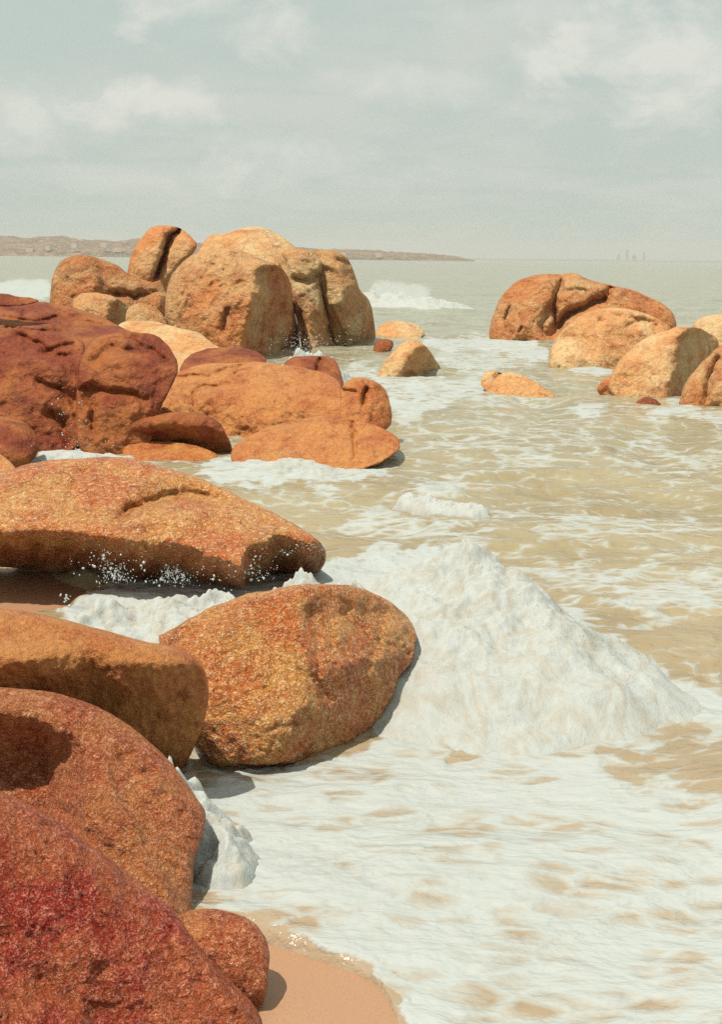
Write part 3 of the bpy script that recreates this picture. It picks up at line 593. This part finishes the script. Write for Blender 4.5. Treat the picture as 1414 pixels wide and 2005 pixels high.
# ------------------------------------------------------------------ white water bodies
FO9 = foam_mat('white_water_near', 10 / F, 0.4); FO20 = foam_mat('white_water_far', 24 / F, 0.35)
FN = [(150, 16), (60, 12), (24, 6), (10, 3.0)]
def water_body(label, poly, mat, name='breaking_wave', cat='wave', **kw):
    k = dict(T=0.5, p=0.8, lean=1.6, er=9, ewl=30, spiky=True, noise_=FN, ridged=0.5, cell=2.6, sm=1, back=0.5); k.update(kw)
    o = relief(name, poly, mat, **k); tag(o, label, cat); return o
AIR = []
def air(R, front, back, num, hs, pr, spread=0.17):
    # flying froth in the body of the crest: droplets scattered between the heaped water and the top of the splash
    L = np.linalg.norm(np.diff(R[:, :3], axis=0), axis=1) * (R[:-1, 2] + R[1:, 2]); k = rng.choice(len(L), num, p=L / L.sum()); u = rng.random(num)
    A = R[k] * (1 - u)[:, None] + R[k + 1] * u[:, None]
    w = np.abs(rng.normal(size=num)) * spread; w = np.minimum(w, 1.2)
    back_ = rng.random(num) < 0.3; d = np.where(back_, w * back, -w * A[:, 3] * 0.6)
    top = A[:, 2] * (1 - np.minimum(w, 1)) ** 1.4
    cl = fbm(np.stack([A[:, 0], A[:, 1] + d, 0 * d], 1), 0.28, 4, 0.65, 2.0)
    reach = 1.15 + 0.5 * cl                                     # torn upper edge: tongues and gaps
    h = top * (hs * 0.7 + np.maximum(reach - hs * 0.7, 0.05) * rng.random(num)) + 0.02
    C = np.stack([A[:, 0] + rng.normal(size=num) * 0.07 * A[:, 2] - 0.15 * d, A[:, 1] + d, h], 1)
    zc = (C - C0) @ FWD
    rr = (pr[0] + (pr[1] - pr[0]) * rng.random(num) ** 4) * zc / F
    AIR.append((C, rr))
    nf = min(num // 110, 420); kf = rng.choice(len(L), nf, p=L / L.sum()); u = rng.random(nf)
    B = R[kf] * (1 - u)[:, None] + R[kf + 1] * u[:, None]; ns = 34          # thrown fingers of water breaking into drops
    hh = R[:, 2].max(); vx = rng.normal(size=nf) * 0.32 + 0.16; vy = rng.normal(size=nf) * 0.25 + 0.05; vz = np.abs(rng.normal(size=nf)) * 0.9 + 0.5; ln = rng.uniform(0.10, 0.34, nf) * hh
    q = np.linspace(0, 1, ns)[None]; jit = 0.012 * hh
    P3 = np.stack([B[:, :1] + vx[:, None] * ln[:, None] * q * 1.6, B[:, 1:2] + vy[:, None] * ln[:, None] * q * 1.6, B[:, 2:3] * (0.75 * hs + 0.2) + (vz[:, None] * q - 0.9 * q ** 2) * ln[:, None]], -1) + rng.normal(size=(nf, ns, 3)) * jit * (0.4 + q[..., None])
    zc = (P3 - C0) @ FWD; rr = (pr[1] * 1.25 * (1 - 0.75 * q) * rng.uniform(0.5, 1.1, (nf, ns))) * zc / F
    AIR.append((P3.reshape(-1, 3), rr.ravel()))
def swash(name, label, cat, crest, mat, front, back, cell, lump=0.25, wl=0.5, sink=0.12, jag=0.35, hs=0.6, num=3000, pr=(0.5, 1.8), spread=0.17):
    """Heaped white water: a crest line in the place (picture point, distance) that runs down to the sea on both sides."""
    cr = np.array(crest, float); R = pt(cr[:, 0], cr[:, 1], cr[:, 2]); R = np.concatenate([R, cr[:, 3:4] if cr.shape[1] > 3 else np.full((len(cr), 1), front)], 1); SEED[0] += 1; sd = SEED[0] * 2.3
    m_ = max(front, back) * 1.1
    xs = np.arange(R[:, 0].min() - m_, R[:, 0].max() + m_, cell); ys = np.arange(R[:, 1].min() - front * 1.1, R[:, 1].max() + back * 1.3, cell)
    X, Y = np.meshgrid(xs, ys); G = np.stack([X, Y, 0 * X], -1)
    wob = fbm(G, wl * 1.5, 3, 0.55, sd); wob2 = fbm(G, wl * 1.5, 3, 0.55, sd + 9)
    Xw = X + wob * wl * 0.35; Yw = Y + wob2 * wl * 0.35
    best = np.full(X.shape, -1.0)
    for (p, q) in zip(R[:-1], R[1:]):
        dx, dy = q[0] - p[0], q[1] - p[1]; L2 = dx * dx + dy * dy + 1e-9
        t = np.clip(((Xw - p[0]) * dx + (Yw - p[1]) * dy) / L2, 0, 1)
        ex = Xw - p[0] - t * dx; ey = Yw - p[1] - t * dy; h = p[2] + t * (q[2] - p[2]); fr_ = p[3] + t * (q[3] - p[3])
        d = np.hypot(ex, ey); hk = np.clip(h / R[:, 2].max(), 0.35, 1)
        toward = 0.5 - 0.5 * ey / (d + 1e-6)                       # 1 on the side of the shore
        Lr = back + (np.maximum(fr_, back) - back) * toward ** 1.5
        u = np.clip(1 - d / Lr, 0, 1)
        tb_ = sstep(0.3, 0.7, toward); prof = tb_ * (0.72 * u ** 2.0 + 0.20 * u ** 1.2 + 0.08 * sstep(0, 0.3, u)) + (1 - tb_) * u ** 0.9
        best = np.maximum(best, h * prof)
    hn = np.clip(best / R[:, 2].max(), 0, 1); best = best * (1 - (1 - hs) * hn ** 0.5)
    n = fbm(G, wl, 5, 0.58, sd + 4); rid = 0.5 - 1.5 * abs(fbm(G, wl * 0.5, 4, 0.6, sd + 5))
    z = best * (1 + lump * n + 0.35 * jag * np.maximum(rid, -0.2) * hn) + 0.12 * wl * n * np.sqrt(hn) - sink * (1 - sstep(0, 0.25, hn))
    ok = best > 0.0; k = ok[:-1, :-1] | ok[1:, :-1] | ok[:-1, 1:] | ok[1:, 1:]; idx = np.arange(X.size).reshape(X.shape)
    J, I = np.nonzero(k); Q = np.stack([idx[J, I], idx[J, I + 1], idx[J + 1, I + 1], idx[J + 1, I]], 1)
    used = np.unique(Q); re_ = np.full(X.size, -1); re_[used] = np.arange(len(used)); V = np.stack([X, Y, z], -1).reshape(-1, 3)[used]
    air(R, front, back, num, hs, pr, spread)
    org = np.array([R[:, 0].mean(), R[:, 1].mean(), 0.0])
    me = make_mesh(name, V - org, re_[Q], mat, attrs={'body': np.clip(hn * 1.6, 0, 1).ravel()[used]}); o = link(name, me); o.location = org
    tag(o, label, cat); return o
swash('breaking_wave', 'tall white breaking wave bursting beside the big golden boulder', 'wave',
    [(540,1130,12.6,1.2),(640,1118,12.4,1.8),(740,1112,12.0,2.2),(820,1090,11.7,2.4),(870,1052,11.4,2.5),(905,1024,11.3,2.5),(930,1012,11.2,2.5),(950,1036,11.1,2.5),(965,1100,10.95,2.4),(990,1145,10.8,2.2),(1025,1180,10.5,2.0),(1070,1203,10.3,1.8),(1120,1222,10.35,1.7),(1165,1240,10.5,1.5),(1195,1290,10.3,1.2),(1215,1360,9.8,1.0)], FO9, 2.4, 0.3, 0.018, 0.11, 0.75, jag=0.3, hs=0.74, num=170000, pr=(0.6, 2.0), spread=0.36)
swash('splash', 'white splash shooting up at the tip of the long golden mound', 'splash',
    [(470,1142,11.5),(520,1122,11.5),(548,1090,11.45),(582,1066,11.4),(605,1074,11.4),(640,1074,11.4),(665,1098,11.5),(705,1108,11.7)], FO9, 0.6, 0.2, 0.015, 0.3, 0.3, jag=0.2, hs=0.62, num=42000, pr=(0.5, 1.9), spread=0.45)
swash('froth', 'froth piled in the gap behind the left boulder and golden boulder', 'foam',
    [(150,1200,10.9),(230,1165,11.2),(340,1153,11.3),(460,1148,11.3),(540,1128,11.4)], FO9, 1.6, 0.5, 0.02, 0.25, 0.3, jag=0.25, hs=0.8, num=16000, spread=0.4)
swash('lapping_crest', 'low white crest lapping the front block of the shelf', 'wave',
    [(500,912,20.4),(545,897,20.3),(578,884,20.2),(602,892,20.1),(626,915,20.0)], FO20, 1.6, 0.4, 0.03, 0.3, 0.4, jag=0.5, hs=0.7, num=5000)
swash('lone_crest', 'small lone crest tossing up in the channel before the golden mound', 'wave',
    [(798,960,17.6),(812,930,17.4),(828,942,17.3),(850,962,17.2),(885,966,17.1),(915,962,17.0),(934,975,16.9)], FO20, 0.5, 0.15, 0.015, 0.3, 0.3, jag=0.6, hs=0.35, num=5000, pr=(0.4,1.4))
swash('distant_breaker', 'distant breaker bursting behind the far outcrop', 'wave',
    [(690,590,95),(722,564,93),(742,550,92),(760,562,91),(800,570,90),(830,572,89),(858,578,88)], foam_mat('white_water_distant', 80 / F, 0.2), 4, 1.5, 0.12, 0.3, 1.6, jag=0.6, hs=0.5, num=4000, pr=(0.4,1.2))
swash('splash', 'white splash between the shelf and the far outcrop', 'splash',
    [(525,705,34),(560,690,34),(585,680,34),(602,670,34),(625,679,34),(648,688,34)], FO20, 0.9, 0.4, 0.03, 0.4, 0.5, jag=0.6, hs=0.75, num=9000, pr=(0.4,1.3))
swash('splash', 'small white splash at the left foot of the shelf', 'splash',
    [(85,885,20.8),(115,872,20.8),(160,872,20.8),(205,884,20.8)], FO20, 1.0, 0.4, 0.03, 0.4, 0.4, jag=0.5, hs=0.6, num=2500, pr=(0.4,1.4))
swash('cascade', 'white water pouring down the right side of the near boulder', 'cascade',
    [(296,1450,7.75),(320,1455,7.65),(350,1482,7.5),(385,1520,7.35),(412,1560,7.2),(432,1605,7.1),(446,1650,6.95)], FO9, 0.45, 0.2, 0.012, 0.3, 0.2, jag=0.25, hs=0.72, num=16000, pr=(0.5, 2.2), spread=0.45)
water_body('thin grey pink wash swirling against the side of the near boulder', [(376,1780),(372,1700),(385,1640),(400,1590),(430,1580),(455,1610),(458,1660),(450,1710),(440,1750),(420,1785)], foam_mat('thin_wash', 7 / F, 0.95, 1.5), 'wash', 'foam', base=(440,1770), lean=2.75, T=0.10, er=5, spiky=False, rough=0.4)

# flying drops
def drops():
    V0 = []; 
    import bmesh
    bm = bmesh.new(); bmesh.ops.create_icosphere(bm, subdivisions=1, radius=1.0)
    iv = np.array([v.co[:] for v in bm.verts]); iff = np.array([[v.index for v in f.verts] for f in bm.faces]); bm.free()
    VV = []; QQ = []; n = 0
    def add(px, py, t, r, sx=1, sz=1):
        nonlocal n
        c = pt(np.array(px), np.array(py), np.array(t))
        a = random.uniform(-0.5, 0.5)
        e = iv * np.array([sx, 1, sz]) * r * 0.62 * t / F
        e = e @ np.array([[math.cos(a), 0, math.sin(a)], [0, 1, 0], [-math.sin(a), 0, math.cos(a)]])
        VV.append(e + c); QQ.append(iff + n); n += len(iv)
    def cloud(x, y, sx, sy, t, num, rmin=0.8, rmax=2.6, up=0):
        for _ in range(num):
            a = random.gauss(0, 1); b = random.gauss(0, 1)
            rr = rmin + (rmax - rmin) * random.random() ** 3
            add(x + a * sx, y + b * sy - abs(up * random.random() ** 2), t * random.uniform(0.97, 1.03), rr, random.uniform(0.7, 1.5), random.uniform(0.7, 1.6))
    def along(pts, t, num, spread, rmin=0.8, rmax=3):
        pts = np.array(pts, float)
        for _ in range(num):
            k = random.randrange(len(pts) - 1); u = random.random(); p = pts[k] * (1 - u) + pts[k + 1] * u
            add(p[0] + random.gauss(0, spread), p[1] - abs(random.gauss(0, spread)) + 3, t * random.uniform(0.985, 1.01), rmin + (rmax - rmin) * random.random() ** 3, random.uniform(0.7, 1.6), random.uniform(0.7, 1.8))
    along([(820,1090),(905,1050),(930,1040),(968,1115),(978,1150)], 11.0, 130, 8, 0.5, 1.8)
    along([(978,1150),(1065,1197),(1165,1230),(1200,1260)], 10.3, 140, 7, 0.5, 2.0)
    along([(1195,1240),(1210,1280),(1190,1340)], 9.8, 70, 14, 0.5, 2.2)
    pass
    along([(545,1095),(585,1070),(615,1076),(700,1100),(800,1095)], 12.0, 140, 8, 0.5, 2)
    along([(460,1120),(485,1135),(530,1130)], 12.0, 60, 12, 1, 4)
    cloud(510,1095,22,14,12,25,1.5,5)
    # the jets in front of the dark undercut
    for jx, jy, hgt_ in ((208,1140,62),(235,1140,38),(325,1140,32),(352,1145,34)):
        for k in range(150):
            u = random.random(); add(jx + random.gauss(0, 3 + 12 * (1 - u)) + 6 * math.sin(jx + 5 * u), jy - hgt_ * u + random.gauss(0, 3), 11.3, random.uniform(0.5, 2.8) * random.uniform(0.3, 1) * (1.15 - 0.6 * u), random.uniform(0.7, 1.3), random.uniform(1, 2.8))
    cloud(200,1100,40,24,11.4,46,1.2,5); cloud(330,1120,70,16,11.4,40,1,4)
    cloud(450,1120,40,20,11.4,24,1,3.5)
    cloud(130,1170,4,8,11,14,2,5)
    cloud(595,682,32,10,31,260,0.7,2.0,24); cloud(690,640,30,26,40,26,0.8,2)
    cloud(125,800,8,40,21,24,0.9,2.4); cloud(150,830,16,26,21,20,0.9,2.6); cloud(140,870,40,8,20.5,50,0.8,2.2)
    cloud(560,890,30,8,21,60,0.7,1.8); cloud(830,942,26,9,16,60,0.7,2.2)
    cloud(740,560,26,8,85,60,0.8,2)
    cloud(1350,940,40,16,14,18,1,3); cloud(1100,960,160,50,13,26,0.8,2.2); cloud(1196,1180,4,14,10,8,2,3.4)
    V = np.vstack(VV); Q = np.vstack(QQ)
    # mist of very fine droplets thrown off the crests
    ov = np.array([(1,0,0),(-1,0,0),(0,1,0),(0,-1,0),(0,0,1),(0,0,-1)], float); of = np.array([(0,2,4),(2,1,4),(1,3,4),(3,0,4),(2,0,5),(1,2,5),(3,1,5),(0,3,5)])
    def mist(pts, num, up, rmin, rmax, side=6):
        nonlocal n
        pts = np.array(pts, float); k = rng.integers(0, len(pts) - 1, num); u = rng.random((num, 1)); p = pts[k] * (1 - u) + pts[k + 1] * u
        hgt = np.abs(rng.normal(size=num)) ** 1.4 * up; p[:, 0] += rng.normal(size=num) * side; p[:, 1] += 6 - hgt; p[:, 2] *= rng.uniform(0.98, 1.02, num)
        cc = pt(p[:, 0], p[:, 1], p[:, 2]); rr = (rmin + (rmax - rmin) * rng.random(num) ** 4) * p[:, 2] / F
        vv = cc[:, None, :] + ov[None] * rr[:, None, None] * rng.uniform(0.6, 1.7, (num, 1, 3))
        VV.append(vv.reshape(-1, 3)); QQ.append((of[None] + n + 6 * np.arange(num)[:, None, None]).reshape(-1, 3)); n += 6 * num
    for cc, rr in AIR:
        k_ = len(cc); vv = cc[:, None, :] + ov[None] * rr[:, None, None] * rng.uniform(0.6, 1.6, (k_, 1, 3))
        VV.append(vv.reshape(-1, 3)); QQ.append((of[None] + n + 6 * np.arange(k_)[:, None, None]).reshape(-1, 3)); n += 6 * k_
    mist([(700,1115,12.2),(820,1098,11.7),(880,1070,11.4),(925,1050,11.2),(950,1075,11.1),(968,1120,10.9)], 3200, 13, 0.4, 1.6, 7)
    mist([(968,1120,10.9),(1020,1175,10.5),(1075,1202,10.2),(1160,1236,9.8),(1195,1290,9.5),(1190,1370,9.2)], 3200, 10, 0.4, 1.7, 8)
    mist([(1170,1240,9.7),(1230,1270,9.6)], 300, 12, 0.5, 1.8, 16); mist([(1180,1290,9.6),(1215,1330,9.4)], 260, 12, 0.5, 1.8, 14)
    mist([(470,1140,11.4),(540,1100,11.4),(590,1066,11.4),(640,1088,11.5),(710,1108,11.8)], 2600, 12, 0.4, 1.7, 6)
    mist([(150,1195,10.9),(230,1160,11.2),(460,1145,11.3)], 1500, 9, 0.4, 1.8, 8)
    mist([(525,705,34),(570,688,34),(602,672,34),(648,690,34)], 900, 12, 0.5, 1.3, 6); mist([(590,690,34),(610,690,34)], 300, 26, 0.5, 1.3, 18)
    mist([(300,1452,7.4),(345,1475,7.3),(400,1520,7.2),(425,1570,7.1),(445,1610,7.1)], 2600, 8, 0.5, 2.4, 9)
    mist([(410,1600,7.1),(445,1650,7.0),(440,1740,6.9)], 900, 8, 0.5, 2.2, 14)
    mist([(85,885,20.8),(205,884,20.8)], 400, 9, 0.5, 1.3, 6); mist([(500,910,20.3),(580,884,20.2),(626,915,20)], 600, 6, 0.4, 1.2, 6)
    mist([(798,955,17.5),(812,932,17.4),(850,962,17.2),(934,972,17)], 900, 7, 0.4, 1.3, 6)
    mist([(705,585,93),(722,562,93),(742,548,92),(780,566,90),(858,576,88)], 1200, 7, 0.4, 1.1, 5)
    mt, nt, bs = new_mat('spray_drops'); bs.inputs['Base Color'].default_value = (0.50, 0.54, 0.53, 1); bs.inputs['Roughness'].default_value = 0.25
    tag(link('spray', make_mesh('spray', V, Q, mt)), 'flying drops of sea spray', kind='stuff')
drops()

# ------------------------------------------------------------------ far shore
def hills(name, prof, D, depthm, seed, col, label):
    prof = np.array(prof, float)
    xs = np.arange(prof[0, 0], prof[-1, 0], 1.2); hy = np.interp(xs, prof[:, 0], prof[:, 1])
    nd = 24; V = []; base = to_px(np.array([[0, D, 0]]))[1][0]
    v = np.linspace(0, 1, nd)
    X, VV_ = np.meshgrid(xs, v)
    Dy = D + VV_ * depthm
    r = ray(X, np.full_like(X, 500.0)); x = r[..., 0] / r[..., 1] * D
    hor = 497 + X * 17 / 1414
    hgt_ = CAM_H + (hor - np.interp(X, prof[:, 0], prof[:, 1])) / F * D      # real height of the skyline
    P = np.stack([x, Dy, 0 * x], -1)
    shape = np.sin(np.clip(VV_, 0, 1) * math.pi) ** 0.8
    n = fbm(P, 90, 3, 0.5, seed); n2 = fbm(P, 14, 3, 0.6, seed + 3)
    z = hgt_ * shape * (1 + 0.16 * n) + n2 * 2.0 * (shape > 0.1) * np.clip(hgt_ / 12, 0, 1) - 1.0
    V = np.stack([x * (1 + VV_ * depthm / D), Dy, z], -1)
    idx = np.arange(X.size).reshape(X.shape); Q = np.stack([idx[:-1, :-1], idx[:-1, 1:], idx[1:, 1:], idx[1:, :-1]], -1).reshape(-1, 4)
    tag(link(name, make_mesh(name, V.reshape(-1, 3), Q, col)), label, kind='structure')
mh, nt, bs = new_mat('headland_scrub'); g = N(nt, 'ShaderNodeNewGeometry').outputs['Position']
n1 = noise(nt, g, 0.03, 5, 0.6); n2_ = noise(nt, g, 0.12, 4, 0.7)
c = mixc(nt, ramp(nt, n1, [(0.4, 0.0), (0.6, 1.0)]), (0.09, 0.065, 0.035), (0.20, 0.12, 0.06)); c = mixc(nt, ramp(nt, n2_, [(0.52, 0.0), (0.68, 1.0)]), c, (0.36, 0.22, 0.13))
nt.links.new(c, bs.inputs['Base Color']); bs.inputs['Roughness'].default_value = 0.9
hills('headland', [(-400,470),(-200,455),(-60,462),(0,461),(60,463),(80,459),(120,459),(150,466),(200,468),(240,465),(275,463),(330,470),(400,475),(560,478),(640,487),(700,487),(740,489),(800,493),(850,497),(890,500),(915,506),(930,508)], 2400, 500, 3, mh, 'low scrubby headland on the horizon')
mfar, nt, bs = new_mat('distant_land'); bs.inputs['Base Color'].default_value = (0.20, 0.19, 0.14, 1)
hills('headland', [(900,504),(960,506),(1100,507),(1200,508),(1300,510),(1420,510),(1900,512)], 7000, 600, 5, mfar, 'faint low coast on the far horizon')
mb_, nt, bs = new_mat('pale_render'); bs.inputs['Base Color'].default_value = (0.6, 0.5, 0.4, 1)
mr, nt, bs = new_mat('roof_tile'); bs.inputs['Base Color'].default_value = (0.3, 0.12, 0.07, 1)
def box(x0, x1, y0, y1, z0, z1):
    V = np.array([(x, y, z) for z in (z0, z1) for y in (y0, y1) for x in (x0, x1)], float)
    return V, np.array([(0, 2, 3, 1), (4, 5, 7, 6), (0, 1, 5, 4), (1, 3, 7, 5), (3, 2, 6, 7), (2, 0, 4, 6)])
def house(px, py, w, h, D, label, grp):
    x = (px - W / 2) / F * D; hor = 497 + px * 17 / 1414; z = CAM_H + (hor - py) / F * D
    e = bpy.data.objects.new('house', None); COL.objects.link(e); e.location = (x, D, z - 6); tag(e, label, 'house', grp)
    w *= 0.7; V, Q = box(-w / 2, w / 2, -4, 4, 0, 6 + h); o = link('wall', make_mesh('wall', V, Q, mb_, False)); o.parent = e
    R = np.array([(-w / 2 - .5, -4.6, 6 + h), (w / 2 + .5, -4.6, 6 + h), (w / 2 + .5, 4.6, 6 + h), (-w / 2 - .5, 4.6, 6 + h), (-w / 2 - .5, 0, 8.5 + h), (w / 2 + .5, 0, 8.5 + h)])
    me = bpy.data.meshes.new('roof'); me.from_pydata([tuple(v) for v in R], [], [(0, 1, 5, 4), (2, 3, 4, 5), (0, 4, 3), (1, 2, 5), (0, 3, 2, 1)]); me.materials.append(mr)
    o = bpy.data.objects.new('roof', me); COL.objects.link(o); o.parent = e
for i, (px, py, w, h, lb) in enumerate([(62,488,16,4,'leftmost'),(98,484,9,4,'second from left'),(148,480,12,5,'third from left'),(205,478,14,4,'fourth from left, highest'),(232,487,18,4,'fifth from left'),(668,496,11,4,'second from right'),(735,497,15,4,'rightmost')]):
    house(px, py, w, h, 2430, 'tiny pale house on the hazy headland, %s of the seven' % lb, 'houses on the headland')
mtow, nt, bs = new_mat('tower_concrete'); bs.inputs['Base Color'].default_value = (0.30, 0.31, 0.29, 1)
def tower(px, wpx, top, lb):
    D = 7600; x = (px - W / 2) / F * D; hor = 497 + px * 17 / 1414; z = CAM_H + (hor - top) / F * D; w = wpx / F * D
    V, Q = box(-w / 2, w / 2, -8, 8, 0, z); V2, Q2 = box(-w / 4, w / 4, -4, 4, z, z + 5)
    o = link('tower', make_mesh('tower', np.vstack([V, V2]), np.vstack([Q, Q2 + 8]), mtow, False)); o.location = (x, D, 0); tag(o, lb, 'tower', 'hazy towers on the horizon')
for px, w, top, lb in ((1198, 4, 499, 'faint hazy tower on the horizon, leftmost of four'), (1214, 5, 491, 'tallest faint hazy tower on the horizon'), (1228, 8, 501, 'widest and lowest faint hazy tower on the horizon'), (1247, 4, 495, 'faint hazy tower on the horizon, rightmost of four')):
    tower(px, w, top, lb)

# ------------------------------------------------------------------ haze
V, Q = box(-9000, 9000, -60, 9000, -3.6, 90)
mz = bpy.data.materials.new('haze'); mz.use_nodes = True; nt = mz.node_tree; nt.nodes.clear()
pv = N(nt, 'ShaderNodeVolumePrincipled'); pv.inputs['Color'].default_value = (0.98, 0.99, 0.93, 1); pv.inputs['Density'].default_value = 0.00018; pv.inputs['Anisotropy'].default_value = 0.0
ou = N(nt, 'ShaderNodeOutputMaterial'); nt.links.new(pv.outputs[0], ou.inputs['Volume'])
tag(link('haze', make_mesh('haze', V, Q, mz, False)), 'pale sea haze', kind='stuff')
